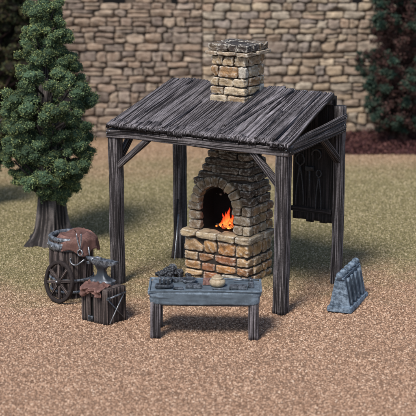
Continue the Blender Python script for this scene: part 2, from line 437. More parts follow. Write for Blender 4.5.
# ------------------------------------------------------------------ trees
def leaves(mb, c, r, n, pal, size, squash=.8, inner=.55):
    g = np.random.default_rng(random.randrange(10**9))
    d = g.normal(size=(n, 3)); d /= np.linalg.norm(d, axis=1)[:, None]
    rad = r*g.uniform(inner, 1.12, n)*(1+.22*np.sin(d[:, 0]*5+c[0]*9)*np.sin(d[:, 1]*6+c[2]*7))
    P = np.array(c)+d*rad[:, None]*[1, 1, squash]
    a = g.normal(size=(n, 3)); a /= np.linalg.norm(a, axis=1)[:, None]
    b = np.cross(a, g.normal(size=(n, 3))); b /= np.linalg.norm(b, axis=1)[:, None]
    s = size*g.uniform(.6, 1.3, n)
    A = a*s[:, None]; B = b*(s*.7)[:, None]
    Nn = np.cross(a, b)*(s*.35)[:, None]
    V = np.stack([P-A, P-B+Nn, P+A, P+B+Nn], 1).reshape(-1, 3)
    i = np.arange(n)*4
    Fs = np.concatenate([np.stack([i, i+1, i+2, i+3], 1)])
    pal = np.array(pal); k = g.integers(0, len(pal)-1, n); 
    tip = (rad/(r*1.12))
    col = pal[k]*g.uniform(.7, 1.25, n)[:, None]
    yl = (g.random(n) < .38*np.clip((tip-.75)*4, 0, 1)); col[yl] = pal[-1]*g.uniform(.7, 1.2, yl.sum())[:, None]
    mb.add(V, Fs, np.repeat(col, 4, 0))

def blob(mb, c, r, col, squash=.8):
    off = np.random.default_rng(random.randrange(10**9)).uniform(-50, 50, 3)
    d = random.choice(SN)(IC3*1.2+off)*.12+random.choice(FN)(IC3*1.6+off)*.11
    mb.add(IC3*(1+d)[:, None]*r*[1, 1, squash]+np.array(c), ICF3, col)

def trunk_mesh(mb, h, r0, flare, lean=(0, 0), n=88, lobes=5, col=(1, 1, 1)):
    zs = np.r_[0, .05, .1, .17, .26, .38, .55, .8, np.linspace(.95, h, 30)]
    th = np.arange(n)/n*2*PI; V = []; RD = []
    ph = random.uniform(0, 6)
    for z in zs:
        t = z/h; r = r0*(1-t)**.8+.012
        fl = flare*math.exp(-z/.20)
        lob = np.maximum(0, np.cos(th*lobes+ph+z*.6))**2.4
        g = 1.0-2.0*np.abs(np.sin(th*9+z*1.2+ph+.7*np.sin(z*6+th*3))*.6+np.sin(th*14-z*1.6+.5*np.sin(z*9))*.4)
        rr = r+fl*(.25+lob)+g*.13*r
        V.append(np.c_[np.cos(th)*rr+lean[0]*z+math.sin(z*1.7+ph)*.03, np.sin(th)*rr+lean[1]*z, np.full(n, z)-(.05 if z == 0 else 0)]); RD.append(g*.45+.45)
    m = len(zs)
    Fs = [(j*n+i, j*n+(i+1) % n, (j+1)*n+(i+1) % n, (j+1)*n+i) for j in range(m-1) for i in range(n)]
    mb.add(np.concatenate(V), Fs, col, np.clip(np.concatenate(RD), 0, 1))

def conifer(name, label, loc, h, prof, pal, nclump, size, leafn, barkmat='bark', r0=.2, flare=.2, group=None, lean=(0, 0), core=(.012, .02, .012), clr=(.10, .19), inside=.25):
    root = thing(name, label, 'tree', loc, 0, group)
    tb = MB(); trunk_mesh(tb, h*.93, r0, flare, lean); 
    lf = MB(); lb = MB()
    zs = [p[0] for p in prof]; rs = [p[1] for p in prof]
    gold = 2.39996; 
    for i in range(nclump):
        u = (i+.5)/nclump
        # more clumps where the crown is wide
        z = zs[0]+(zs[-1]-zs[0])*u**1.15
        R = np.interp(z, zs, rs)
        a = i*gold+random.uniform(-.4, .4)
        lay = 1.0 if random.random() > inside else random.uniform(.3, .75)
        rad = R*lay*random.uniform(.80, 1.0)
        cr = random.uniform(*clr)*(.75+.35*min(1, R/max(rs)))
        c = np.array([math.cos(a)*max(rad-cr*.6, 0)+lean[0]*z, math.sin(a)*max(rad-cr*.6, 0)+lean[1]*z, z+random.uniform(-.08, .08)])
        # limb, rising outward from the trunk
        zb = max(.55, z-.28-rad*.35); p0 = np.array([lean[0]*zb, lean[1]*zb, zb])
        mid = p0*.5+c*.5+[0, 0, -.06]
        if lay > .9 or random.random() < .4:
            rb = .012+.02*(1-z/h)
            tube(lb, [p0, mid, c], [rb*1.7, rb*1.1, rb*.5], 6, flute=.15)
        # each clump is a cluster of smaller tufts
        for q in range(random.choice((3, 4, 5))):
            dd = np.array([random.gauss(0, 1), random.gauss(0, 1), random.gauss(0, .6)])
            dd *= cr*.72/max(.6, np.linalg.norm(dd)); rr = cr*random.uniform(.38, .60)
            tint = random.uniform(.62, 1.35); ye = random.uniform(0, 1); pp = [tuple(np.array(p)*tint*[1+.28*ye, 1+.08*ye, 1-.12*ye]) for p in pal]
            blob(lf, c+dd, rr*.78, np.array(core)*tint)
            leaves(lf, c+dd, rr, leafn, pp, size, .8, .78)
    tb.build('trunk', M[barkmat], root); lb.build('limbs', M[barkmat], root); 
    lf.build('crown', M['leaf'], root, smooth=False)
    return root

GREEN = [(.046, .078, .046), (.070, .115, .062), (.105, .160, .080), (.150, .205, .098), (.205, .265, .125)]
conifer('conifer_tree', 'tall dark green conifer with clumpy foliage and a flared trunk behind the barrel', (-2.95, 27.75, 0), 4.55,
        [(.9, .22), (1.15, .52), (1.5, .80), (2.0, .84), (2.4, .90), (2.8, .93), (3.1, .78), (3.45, .58), (3.7, .46), (4.15, .38), (4.45, .30)],
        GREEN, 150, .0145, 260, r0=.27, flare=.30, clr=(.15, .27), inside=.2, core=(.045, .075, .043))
conifer('conifer_tree', 'small green conifer poking in at the left edge of the photo beside the tall conifer', (-4.95, 30.6, 0), 3.4,
        [(.7, .5), (1.1, .88), (1.6, .93), (2.2, .75), (2.8, .4), (3.2, .2)], GREEN, 60, .02, 90, r0=.15, flare=.15, clr=(.14, .22))
DARKP = [(.030, .042, .024), (.042, .055, .030), (.060, .060, .030), (.050, .036, .026), (.09, .10, .045)]
conifer('background_tree', 'dark brownish green tree filling the top left corner in front of the wall', (-5.15, 36.9, 0), 5.4,
        [(.25, 1.2), (.8, 1.5), (1.5, 1.55), (2.4, 1.35), (3.3, 1.0), (4.2, .7), (5.1, .3)], DARKP, 190, .035, 90, 'redbark', .22, .2, clr=(.2, .34), core=(.015, .012, .008))

# right tree: maroon twigs with teal tufts
def twiggy_tree():
    root = thing('twiggy_tree', 'tall maroon twiggy tree with teal green tufts at the right edge before the wall', 'tree', (4.65, 36.9, 0))
    tb = MB(); trunk_mesh(tb, 4.9, .13, .12); tb.build('trunk', M['redbark'], root)
    lb = MB(); tw = MB(); lf = MB()
    RED = [(.055, .027, .024), (.080, .038, .034), (.042, .032, .026), (.10, .055, .046), (.12, .07, .056)]
    TEAL = [(.028, .048, .036), (.038, .060, .044), (.048, .072, .050), (.040, .050, .036), (.08, .11, .075)]
    prof = ([.5, .9, 1.4, 2.0, 2.8, 3.6, 4.4, 5.0], [.5, .85, .98, 1.0, .92, .85, .65, .3])
    for i in range(230):
        u = (i+.5)/230; z = .55+4.4*u; R = np.interp(z, *prof); a = i*2.39996+random.uniform(-.4, .4)
        rad = R*random.uniform(.35, 1.0)
        zb = max(.3, z-.4-rad*.3); c = np.array([math.cos(a)*rad, math.sin(a)*rad, z])
        p0 = np.array([0, 0, zb]); mid = p0*.45+c*.55+np.array([0, 0, -.05])
        tube(lb, [p0, mid, c], [.026, .016, .007], 5)
        for q in range(4):
            t = random.uniform(.3, 1.0); pc = p0*(1-t)+c*t+np.array([random.gauss(0, .09) for _ in range(3)])
            leaves(tw, pc, random.uniform(.08, .15), 55, RED, .026, .9, .1)
        if rad > R*.5 and random.random() < .75:
            for q in range(3):
                pc = c+np.array([random.gauss(0, .08) for _ in range(3)]); rr = random.uniform(.07, .14)
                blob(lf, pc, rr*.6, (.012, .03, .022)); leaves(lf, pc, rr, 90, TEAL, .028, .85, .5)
    lb.build('limbs', M['redbark'], root); tw.build('twigs', M['leaf'], root, smooth=False); lf.build('foliage_tufts', M['leaf'], root, smooth=False)
twiggy_tree()

def litter():
    mb = MB(); g = np.random.default_rng(4); n = 26000
    RED = np.array([(.075, .030, .030), (.105, .044, .040), (.055, .024, .026), (.14, .065, .055)])
    u = g.random(n); y = 36.0+g.random(n)*1.9; x0 = 3.15+.25*np.sin(y*5); x = x0+g.random(n)*4.0
    e = np.minimum((x-x0)/.5, 1)*np.minimum((y-36.0)/.4, 1); keep = e+g.random(n)*.35 > .3; x = x[keep]; y = y[keep]; e = e[keep]; n = len(x)
    top = .22*np.clip(e, 0, 1)*(1+.4*np.sin(x*5)*np.sin(y*7)); z = top*g.uniform(.2, 1.05, n)
    a = g.normal(size=(n, 3)); a /= np.linalg.norm(a, axis=1)[:, None]; b = np.cross(a, g.normal(size=(n, 3))); b /= np.linalg.norm(b, axis=1)[:, None]
    s = g.uniform(.02, .045, n)[:, None]; P = np.c_[x, y, z]
    V = np.stack([P-a*s, P-b*s*.6, P+a*s, P+b*s*.6], 1).reshape(-1, 3); i = np.arange(n)*4
    mb.add(V, np.stack([i, i+1, i+2, i+3], 1), np.repeat(RED[g.integers(0, 4, n)]*g.uniform(.7, 1.2, n)[:, None], 4, 0))
    tag(mb.build('leaf_litter', M['leaf'], smooth=False), 'dark maroon leaf litter heaped under the twiggy tree at the foot of the wall', 'leaf litter', kind='stuff')
litter()

# ------------------------------------------------------------------ shelter
YAW = math.radians(-31.97)
SO = Vector((-1.535, 25.121, 0))
def SW(x, y, z=0):
    c, s = math.cos(YAW), math.sin(YAW); return (SO.x+c*x-s*y, SO.y+s*x+c*y, z)
W_, D_ = 3.2, 1.93

def nail(par, p, r=.016):
    mb = MB(); mb.add(IC1*r+np.array(p), ICF1); mb.build('nail', M['bright'], par)

def roof_z(y): return 2.75+.275*y
def shelter():
    root = thing('forge_shelter', 'open timber lean-to shelter with a sloping plank roof on four posts over the forge', 'shelter', SO, YAW)
    def part(name, *a, mat='wood', **k):
        mb = MB(); timber(mb, *a, **k); return mb.build(name, M[mat], root)
    pw = .19
    post_fl = part('post', (0, 0, -.04), (-.02, 0, 2.56), pw, pw, up=(0, 1, 0), wob=.003)
    post_fr = part('post', (W_-.02, 0, -.04), (W_+.01, .0, 2.60), pw+.02, pw, up=(0, 1, 0), wob=.003)
    post_br = part('post', (W_-.01, D_, -.04), (W_, D_, 3.06), pw-.04, pw-.02, up=(0, 1, 0), wob=.003)
    post_bl = part('post', (.02, D_, -.04), (0, D_, 3.1), pw, pw, up=(0, 1, 0), wob=.002)
    # header beams: front, back, sides (several weathered boards each)
    part('front_beam', (-.11, -.02, 2.60), (W_+.14, -.02, 2.635), .2, .15, wob=.008)
    part('back_beam', (-.08, D_-.03, 3.12), (W_-.12, D_-.03, 3.13), .12, .11)
    part('side_beam', (W_+.02, -.08, 2.60), (W_+.03, D_+.02, 2.70), .15, .13, wob=.002)
    part('side_beam', (-.02, -.05, 2.58), (-.02, D_+.1, 2.68), .15, .14)
    part('side_rail', (W_+.10, -.10, 2.71), (W_+.08, D_+.05, 2.88), .05, .09, wob=.002)
    part('side_rail', (W_+.085, -.06, 2.65), (W_+.07, D_+.0, 2.76), .05, .07, wob=.002)
    # sloping verge boards under the roof edge
    part('verge_board', (W_+.02, -.05, roof_z(-.05)-.02), (W_-.16, 1.80, roof_z(1.80)-.03), .07, .10)
    part('verge_board', (-.03, -.05, roof_z(-.05)-.01), (-.03, 1.86, roof_z(1.86)-.03), .07, .10)
    # braces
    part('brace', (.03, -.02, 2.02), (.66, -.02, 2.55), .09, .11, up=(0, 1, 0))
    part('brace', (W_-.03, -.02, 2.03), (W_-.56, -.02, 2.58), .09, .11, up=(0, 1, 0))
    part('brace', (W_, D_-.04, 2.12), (W_, D_-.62, 2.60), .09, .11, up=(1, 0, 0))
    part('brace', (0, D_-.04, 2.18), (0, D_-.50, 2.60), .09, .11, up=(1, 0, 0))
    part('brace', (.03, D_, 2.60), (.5, D_, 3.05), .09, .11, up=(0, 1, 0))
    part('brace', (0, .04, 2.1), (0, .5, 2.55), .09, .10, up=(1, 0, 0))
    # rafters under the roof
    for x in (.55, 2.45): part('rafter', (x, -.02, roof_z(0)-.05), (x, 1.84, roof_z(1.84)-.05), .08, .09)
    # roof: overlapping planks with raised grain
    rf = MB()
    x = -.09; k = 0
    while x < W_+.02:
        w = random.uniform(.17, .30); w = min(w, W_+.14-x)
        if W_+.14-(x+w) < .1: w = W_+.14-x
        sk = random.uniform(-.035, .035)-.25*max(0, (x-1.9)/1.3)
        y0 = -.13+random.uniform(-.03, .03); y1 = 1.78+random.uniform(-.03, .03)
        lift = random.uniform(0, .028) + (.015 if k % 2 else 0); tw = random.uniform(-.012, .02)
        nz = wave_noise(random.randrange(10**9), 2, 16, .25, 1.0); nw = wave_noise(random.randrange(10**9), 1, 4, .3, .9)
        nc = int((w+.04)/.0045); nr = 34; V = []; RD = []
        yend = np.array([random.uniform(-.022, .022) for _ in range(nc+1)])
        yend = np.convolve(yend, [.25, .5, .25], 'same')
        tint = random.uniform(.75, 1.15)
        for j in range(nr+1):
            t = j/nr; y = y0+(y1-y0)*t
            s = np.linspace(-.02, w+.02, nc+1)
            a = np.c_[(s+t*sk*.4)/.036*2.0, np.full(nc+1, y*.6)]
            g = 1-np.abs(nz(a))/1.05; g = np.clip(g, -1, 1)
            zz = roof_z(y)+.03+lift+tw*(s/w)+(g-.2)*.016 + nw(np.array([[y]]))[0]*.005
            e = np.minimum(s+.02, w+.02-s)/.02; zz -= np.clip(1-e, 0, 1)**2*.018
            yy = y+(yend if j in (0, nr) else 0)
            if j == 0: zz = zz-.018
            if j == 1: yy = y0+.018+yend*.8; 
            V.append(np.c_[x+s+sk*t, np.full(nc+1, yy) if np.isscalar(yy) else yy, zz]); RD.append((g+1)/2)
        V = np.concatenate(V); RD = np.concatenate(RD)
        nn = len(V); V2 = V.copy(); V2[:, 2] -= .045
        m = nc+1
        Fs = [(j*m+i, j*m+i+1, (j+1)*m+i+1, (j+1)*m+i) for j in range(nr) for i in range(nc)]
        Fs += [(nn+j*m+i, nn+(j+1)*m+i, nn+(j+1)*m+i+1, nn+j*m+i+1) for j in range(nr) for i in range(nc)]
        for i in range(nc): Fs += [(i, nn+i, nn+i+1, i+1), (nr*m+i, nr*m+i+1, nn+nr*m+i+1, nn+nr*m+i)]
        for j in range(nr): Fs += [(j*m, (j+1)*m, nn+(j+1)*m, nn+j*m), (j*m+nc, nn+j*m+nc, nn+(j+1)*m+nc, (j+1)*m+nc)]
        rf.add(np.vstack([V, V2]), Fs, (tint, tint, tint), np.r_[RD, RD*.5])
        x += w; k += 1
    roof = rf.build('roof', M['roofwood'], root)
    # split batten ends and a few long slipped strips lying on the roof
    st = MB()
    for (xa, ya, xb, yb, w) in [(.30, -.1, .42, 1.7, .05), (2.10, -.08, 2.40, 1.72, .06), (3.06, -.06, 2.93, 1.70, .05), (1.0, -.1, 1.08, .95, .05), (2.0, .2, 2.12, 1.6, .04), (2.75, -.1, 2.66, .9, .045)]:
        timber(st, (xa, ya, roof_z(ya)+.075), (xb, yb, roof_z(yb)+.075), w, .035, amp=.007, per=.03)
    for i in range(30):   # knobbly broken ends along the eave
        x = -.06+i*(W_+.16)/29.5; L = random.uniform(.03, .22)
        timber(st, (x, -.15+random.uniform(-.02, .02), roof_z(-.15)+.028+random.uniform(-.01, .012)), (x+random.uniform(-.01, .03), L-.1, roof_z(L-.1)+.05), random.uniform(.05, .10), random.uniform(.03, .045), amp=.008, per=.03)
    st.build('batten', M['roofwood'], root)
    for x in (.62, .7, .98, 1.1, 2.3): nail(root, (x, -.165+random.uniform(-.01, .01), roof_z(-.13)+.05), .013)
    for x in (2.3, 2.42, 2.55, 2.8, 2.95, 3.06, 3.14, .1, .25): nail(root, (x-.25*max(0, (x-1.9)/1.3), 1.74, roof_z(1.74)+.055), .015)
    for p in [(W_+.12, -.13, 2.66), (W_+.04, -.13, 2.72), (W_+.06, -.13, 2.60), (W_+.13, -.05, 2.71), (W_+.11, D_-.0, 2.86), (W_+.10, D_-.04, 2.75), (-.1, -.13, 2.6), (-.04, -.13, 2.64), (W_+.135, -.02, 2.62)]: nail(root, p, .014)
    # tool board: planked panel between the back corner and the forge, closed up to the roof
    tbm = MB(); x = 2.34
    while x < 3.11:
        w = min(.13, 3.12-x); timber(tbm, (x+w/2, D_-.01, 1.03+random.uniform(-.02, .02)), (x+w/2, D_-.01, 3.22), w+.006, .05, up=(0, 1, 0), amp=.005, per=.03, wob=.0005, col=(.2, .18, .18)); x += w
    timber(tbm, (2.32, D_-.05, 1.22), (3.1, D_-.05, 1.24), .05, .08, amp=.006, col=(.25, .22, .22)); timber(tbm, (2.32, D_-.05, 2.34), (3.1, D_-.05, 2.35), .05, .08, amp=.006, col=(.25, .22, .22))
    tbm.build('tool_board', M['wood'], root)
    return root
shelter()

# ------------------------------------------------------------------ forge
PAL_F = [(.40, .23, .10), (.42, .26, .12), (.29, .155, .075), (.40, .30, .19), (.38, .21, .09), (.34, .245, .15), (.26, .12, .065), (.26, .265, .26), (.43, .29, .15), (.33, .18, .08), (.36, .22, .11)]
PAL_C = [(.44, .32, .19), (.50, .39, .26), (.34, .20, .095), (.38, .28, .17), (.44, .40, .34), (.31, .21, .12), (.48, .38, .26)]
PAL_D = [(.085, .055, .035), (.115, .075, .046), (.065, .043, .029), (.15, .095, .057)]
def ring(mb, x0, x1, y0, y1, z, h, pal, lo=.18, hi=.38, d=.2, gap=.014, k=11, amp=.075, skip=None):
    """one course of corner-lapped blocks round a rectangle"""
    alt = random.random() < .5
    def run(a, b, fixed, axis, sgn, full):
        a2, b2 = (a, b) if full else (a+d, b-d)
        x = a2
        while x < b2-.01:
            L = min(random.uniform(lo, hi), b2-x)
            if b2-(x+L) < lo*.6: L = b2-x
            c = x+L/2; p = random.uniform(-.012, .012); col = np.array(random.choice(pal))*random.uniform(.78, 1.15)
            if axis == 'x': pos = (c, fixed+sgn*(d/2+p), z+h/2); size = (L-gap, d, h-gap)
            else: pos = (fixed+sgn*(d/2+p), c, z+h/2); size = (d, L-gap, h-gap)
            if not (skip and skip(pos, size)): stone(mb, pos, size, col=col, k=k, amp=amp, grid=(CG9, CGF9))
            x += L
    run(x0, x1, y0, 'x', 1, alt); run(x0, x1, y1, 'x', -1, alt)
    run(y0, y1, x0, 'y', 1, not alt); run(y0, y1, x1, 'y', -1, not alt)

def forge():
    root = thing('stone_forge', 'square stone forge with an arched fire mouth and a chimney rising through the shelter roof', 'forge', SO, YAW)
    X0, X1, Y0, Y1 = .68, 2.02, .95, 1.86
    b = MB(); z = -.02
    for h, lo, hi in ((.15, .2, .42), (.155, .2, .42), (.165, .18, .44), (.25, .2, .42)): ring(b, X0+.02, X1-.02, Y0+.02, Y1-.02, z, h, [np.array(p_)*[1.06, .93, .78] for p_ in PAL_F], lo, hi, gap=.026); z += h
    b.build('base', M['stone'], root)
    hb = MB(); ring(hb, X0-.02, X1+.02, Y0-.03, Y1, z, .135, [(.40, .31, .20), (.36, .28, .19), (.44, .33, .2)], .3, .55, d=.3); zt = z+.135
    hb.build('hearth_ledge', M['stone'], root)
    co = MB(); prism(co, [(X0+.06, 0), (X1-.06, 0), (X1-.06, z+.1), (X0+.06, z+.1)], Y0+.06, Y1-.06)
    # firebox: arch radius / centre
    cx, zs, ri, ro = 1.31, 1.30, .33, .50
    bx0, bx1, by0, by1 = .74, 1.98, 1.06, 1.80
    # front panel with arched hole (mortar) and sooty vault behind it
    arc = [(cx+ri*math.cos(t), zs+ri*.86*math.sin(t)) for t in np.linspace(PI, 0, 17)]
    hole = [(cx-ri, zt-.02)]+arc+[(cx+ri, zt-.02)]
    yf = by0+.11; n = len(hole)
    outer = [(cx-.5, zt-.02)]+[(cx+.5*math.cos(t), zs+.5*math.sin(t)) for t in np.linspace(PI, 0, 17)]+[(cx+.5, zt-.02)]
    V = [(x, yf, zz) for x, zz in hole]+[(x, yf, zz) for x, zz in outer]
    co.add(V, [(i, i+1, n+i+1, n+i) for i in range(n-1)])
    prism(co, [(bx0+.2, 1.35), (cx-.36, 1.35), (cx-.25, 1.58), (bx0+.3, 1.58)], by0+.09, by0+.2)
    prism(co, [(cx+.40, 1.45), (bx1-.08, 1.45), (bx1-.08, 1.66), (cx+.25, 1.66)], by0+.09, by0+.2)
    va = MB(); ys = np.linspace(by0+.11, by1-.2, 6)
    V = [(x, y, zz) for y in ys for x, zz in hole]
    F_ = [(j*n+i, j*n+i+1, (j+1)*n+i+1, (j+1)*n+i) for j in range(5) for i in range(n-1)]+[tuple(5*n+i for i in range(n))]
    F_ += [(j*n, (j+1)*n, (j+1)*n+n-1, j*n+n-1) for j in range(5)]
    va.add(V, F_); va.build('vault', M['soot_and_shade'], root)
    # side & back core slabs (never across the mouth)
    for (a0, a1, c0, c1) in ((bx0+.06, bx0+.12, by0+.06, by1-.06), (bx1-.12, bx1-.06, by0+.06, by1-.06), (bx0+.06, bx1-.06, by1-.12, by1-.06)):
        prism(co, [(a0, zt-.05), (a1, zt-.05), (a1, 1.36), (a0, 1.36)], c0, c1)
    prism(co, [(bx0+.12, 1.66), (bx1-.08, 1.66), (1.80, 2.3), (1.27, 2.3)], by0+.10, by1-.1)
    prism(co, [(1.27, 2.25), (1.80, 2.25), (1.80, 4.02), (1.27, 4.02)], 1.15, 1.68)
    co.build('mortar', M['mortar'], root, smooth=False)
    fb = MB()
    def skip(pos, size):
        if abs(pos[1]-by0-.1) > .06: return False
        x, zz = pos[0], pos[2]; hx = size[0]/2
        near = max(0, abs(x-cx)-hx)
        if zz < zs: return near < ri+.02
        return math.hypot(near, zz-zs-.02) < ro-.04
    z = zt-.01
    # pillars: regular blocks left and right of the mouth, then the box sides
    for i, h in enumerate((.17, .165, .17)):
        for (xa, xb) in ((bx0, cx-ri+.012), (cx+ri-.012, bx1)):
            if xb-xa > .32:
                sp = xa+(xb-xa)*random.uniform(.4, .6); segs = [(xa, sp), (sp, xb)] if i != 1 else [(xa, xb)]
            else: segs = [(xa, xb)]
            for (p, q) in segs:
                stone(fb, ((p+q)/2, by0+.065+random.uniform(-.012, .012), z+h/2), (q-p-.012, .15, h-.012), col=np.array(random.choice([(.30, .22, .14), (.34, .26, .17), (.26, .18, .11)]))*random.uniform(.85, 1.15))
        for y in np.arange(by0+.145, by1-.05, .225):
            for sx in (bx0+.09, bx1-.09):
                stone(fb, (sx, y+.113, z+h/2), (.18, .215, h-.012), col=np.array(random.choice(PAL_F))*.75, grid=(CG9, CGF9))
        z += h
    zh = z
    # spandrels
    for h in (.15, .13):
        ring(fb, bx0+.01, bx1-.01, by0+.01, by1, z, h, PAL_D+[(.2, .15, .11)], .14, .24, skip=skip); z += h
    fb.build('firebox', M['stone'], root)
    # voussoirs: wedge stones, each a rounded block turned round the arch
    ar = MB(); nv = 9
    CGH, CGFH = CG9, CGF9
    for i in range(nv):
        t = PI*(i+.5)/nv; rm = (ri+ro)/2
        wd = PI*rm/nv*1.02
        c = np.array([.40, .29, .17])*random.uniform(.75, 1.12)
        if 3 <= i <= 5: c = c*np.array([.5, .46, .42])     # soot-stained crown of the arch
        V, Fs = CGH, CGFH; P = V/((np.abs(V)**9).sum(1)**(1/7))[:, None]
        off = np.random.default_rng(i).uniform(-9, 9, 3); dn = SN[i % 8](P+off)*.06
        P = P*(1+dn[:, None]*.6)
        Q = np.c_[P[:, 0]*(ro-ri)/2*1.02, P[:, 1]*.10, P[:, 2]*(wd/2-.006)*(1+P[:, 0]*.17)]
        ct, sn = math.cos(t), math.sin(t)
        G_ = np.c_[cx+ct*(rm+Q[:, 0])-sn*Q[:, 2], by0+.05+Q[:, 1], zs+sn*(rm+Q[:, 0])+ct*Q[:, 2]]
        ar.add(G_, Fs, c)
    ar.build('arch', M['stone'], root)
    # stepped hood of thin dark slabs
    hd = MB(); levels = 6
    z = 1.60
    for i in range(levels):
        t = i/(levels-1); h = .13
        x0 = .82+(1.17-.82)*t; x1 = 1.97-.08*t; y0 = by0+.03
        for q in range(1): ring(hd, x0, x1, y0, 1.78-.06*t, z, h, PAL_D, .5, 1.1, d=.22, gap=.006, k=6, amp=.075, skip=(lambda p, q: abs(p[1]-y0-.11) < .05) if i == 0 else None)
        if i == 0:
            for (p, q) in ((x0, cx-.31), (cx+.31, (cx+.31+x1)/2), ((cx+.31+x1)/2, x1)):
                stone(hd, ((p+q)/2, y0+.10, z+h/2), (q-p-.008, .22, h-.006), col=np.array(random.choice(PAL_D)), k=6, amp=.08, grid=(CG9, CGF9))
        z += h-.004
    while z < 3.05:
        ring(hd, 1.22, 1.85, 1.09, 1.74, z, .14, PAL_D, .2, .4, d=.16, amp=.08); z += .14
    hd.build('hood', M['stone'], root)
    ch = MB()
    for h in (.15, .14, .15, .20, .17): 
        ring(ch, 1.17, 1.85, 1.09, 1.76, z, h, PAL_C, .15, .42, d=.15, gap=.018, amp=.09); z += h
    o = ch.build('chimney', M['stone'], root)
    cp = MB()
    ring(cp, 1.11, 1.93, 1.02, 1.82, z, .075, [(.34, .26, .18), (.28, .21, .15)], .3, .5, d=.22, gap=.008); z += .07
    ring(cp, 1.14, 1.90, 1.05, 1.79, z, .13, [(.07, .055, .045), (.12, .085, .055), (.05, .042, .04)], .14, .24, d=.18, gap=.012); z += .125
    cp.build('chimney_cap', M['stone'], o)
    fl = MB(); prism(fl, [(1.30, z-.09), (1.78, z-.09), (1.78, z-.02), (1.30, z-.02)], 1.18, 1.66); fl.build('flue_plate', M['mortar'], o, smooth=False)
forge()

# fire on the hearth
def fire():
    root = thing('fire', 'small orange fire of flames and glowing coals in the arched mouth of the forge', 'fire', SW(1.38, 1.30, .865), YAW)
    f = MB()
    for (x, y, h, r, ln) in [(.0, .05, .33, .05, .03), (.04, -.03, .30, .035, -.02), (-.03, -.02, .30, .03, .04), (0.02, 0, .37, .05, .02), (-.055, .02, .24, .05, -.03), (.075, .02, .28, .044, .02), (-.01, -.05, .22, .05, -.01), (.05, -.06, .17, .04, .02), (-.10, -.02, .13, .035, 0), (.10, -.03, .14, .035, .01)]:
        n = 12; m = 14; V = []; RD = []
        for j in range(m):
            t = j/(m-1); rr = r*(math.sin(min(1, t*1.6+.25)*PI*.5)*(1-t)**.75+.001); sw = ln*t+.018*math.sin(t*7+x*40)
            th = np.arange(n)/n*2*PI+t*1.4; w = 1+.32*np.sin(th*3+t*5)
            V.append(np.c_[x+sw+np.cos(th)*rr*w, y+np.sin(th)*rr*w, np.full(n, t*h)]); RD.append(np.full(n, t))
        f.add(np.concatenate(V), [(j*n+i, j*n+(i+1) % n, (j+1)*n+(i+1) % n, (j+1)*n+i) for j in range(m-1) for i in range(n)], (1, 1, 1), np.concatenate(RD))
    f.build('flame', M['flame'], root)
    e = MB()
    for i in range(110):
        a = random.uniform(0, 2*PI); r = min(abs(random.gauss(0, .08)), .15); s = random.uniform(.014, .03)
        off = random.uniform(-9, 9); P = IC1*(1+SN[0](IC1+off)*.15)[:, None]*s
        z = max(.005, .09-r*.5)*random.uniform(.2, 1)
        e.add(P+[math.cos(a)*r*1.3, math.sin(a)*r*.8, z], ICF1, (1, 1, 1), random.random()**1.2)
    tag(e.build('embers', M['ember'], root, smooth=False), kind='stuff')
fire()

# ------------------------------------------------------------------ tools
def pick(name, label, cat, loc, rot=(0, 0, 0), group=None):
    o = thing(name, label, cat, loc, 0, group); o.rotation_euler = rot; return o

def tongs(label, loc, rot, L=.5, ringr=.05, mat='iron', group=None, spread=.035):
    """long handled tongs lying in local XZ: jaws at top, reins down"""
    r = pick('tongs', label, 'tongs', loc, rot, group)
    for s in (-1, 1):
        mb = MB(); pts = []
        for t in np.linspace(0, 1, 9): pts.append((s*spread*math.sin(t*PI*.55), s*.006, -t*L))
        tube(mb, pts, [.013]*3+[.011]*6, 8); 
        tube(mb, [(0, s*.006, 0), (-s*ringr*.9, s*.006, ringr*.7), (-s*ringr, s*.004, ringr*1.5), (-s*ringr*.5, 0, ringr*2.3), (-s*.008, 0, ringr*2.5)], [.014, .013, .012, .012, .010], 8)
        mb.build('arm', M[mat], r)
    mb = MB(); tube(mb, [(0, -.02, 0), (0, .02, 0)], .016, 10); mb.build('rivet', M[mat], r)
    return r

def hammer(label, loc, rot, L=.3, hm='iron', wm='oldwood', group=None):
    r = pick('hammer', label, 'hammer', loc, rot, group)
    h = MB(); tube(h, [(0, 0, 0), (L*.5, 0, .003), (L, 0, 0)], [.014, .012, .015], 8); h.build('handle', M[wm], r)
    b = MB(); stone(b, (L+.01, 0, 0), (.05, .14, .05), col=(1, 1, 1), k=12, amp=.02, jit=0); b.build('head', M[hm], r)
    return r

# tools hanging on the board at the back
def board_tools():
    tongs('big tongs with round jaws hanging left on the dark tool board', SW(2.50, 1.84, 1.98), (0, 0, YAW), .68, .085, 'blackiron', spread=.07)
    tongs('narrow tongs hanging right on the dark tool board beside the post', SW(2.86, 1.84, 1.82), (0, 0, YAW), .56, .05, 'blackiron', spread=.05)
    r = pick('horseshoe', 'horseshoe nailed high on the dark tool board above the narrow tongs', 'horseshoe', SW(2.80, 1.86, 2.20), (0, .5, YAW))
    mb = MB(); tube(mb, [(.085*math.sin(t), 0, .085*math.cos(t)) for t in np.linspace(-2.3, 2.3, 15)], .016, 6); mb.build('iron_bow', M['blackiron'], r)
    r = pick('sledgehammer', 'short sledgehammer hanging head up between the two tongs on the tool board', 'hammer', SW(2.68, 1.85, 1.45), (0, 0, YAW))
    mb = MB(); tube(mb, [(0, 0, 0), (0, 0, .5)], .016, 8); mb.build('handle', M['blackiron'], r)
    mb = MB(); stone(mb, (0, 0, .5), (.16, .07, .08), k=10, amp=.02, jit=0); mb.build('head', M['blackiron'], r)
board_tools()

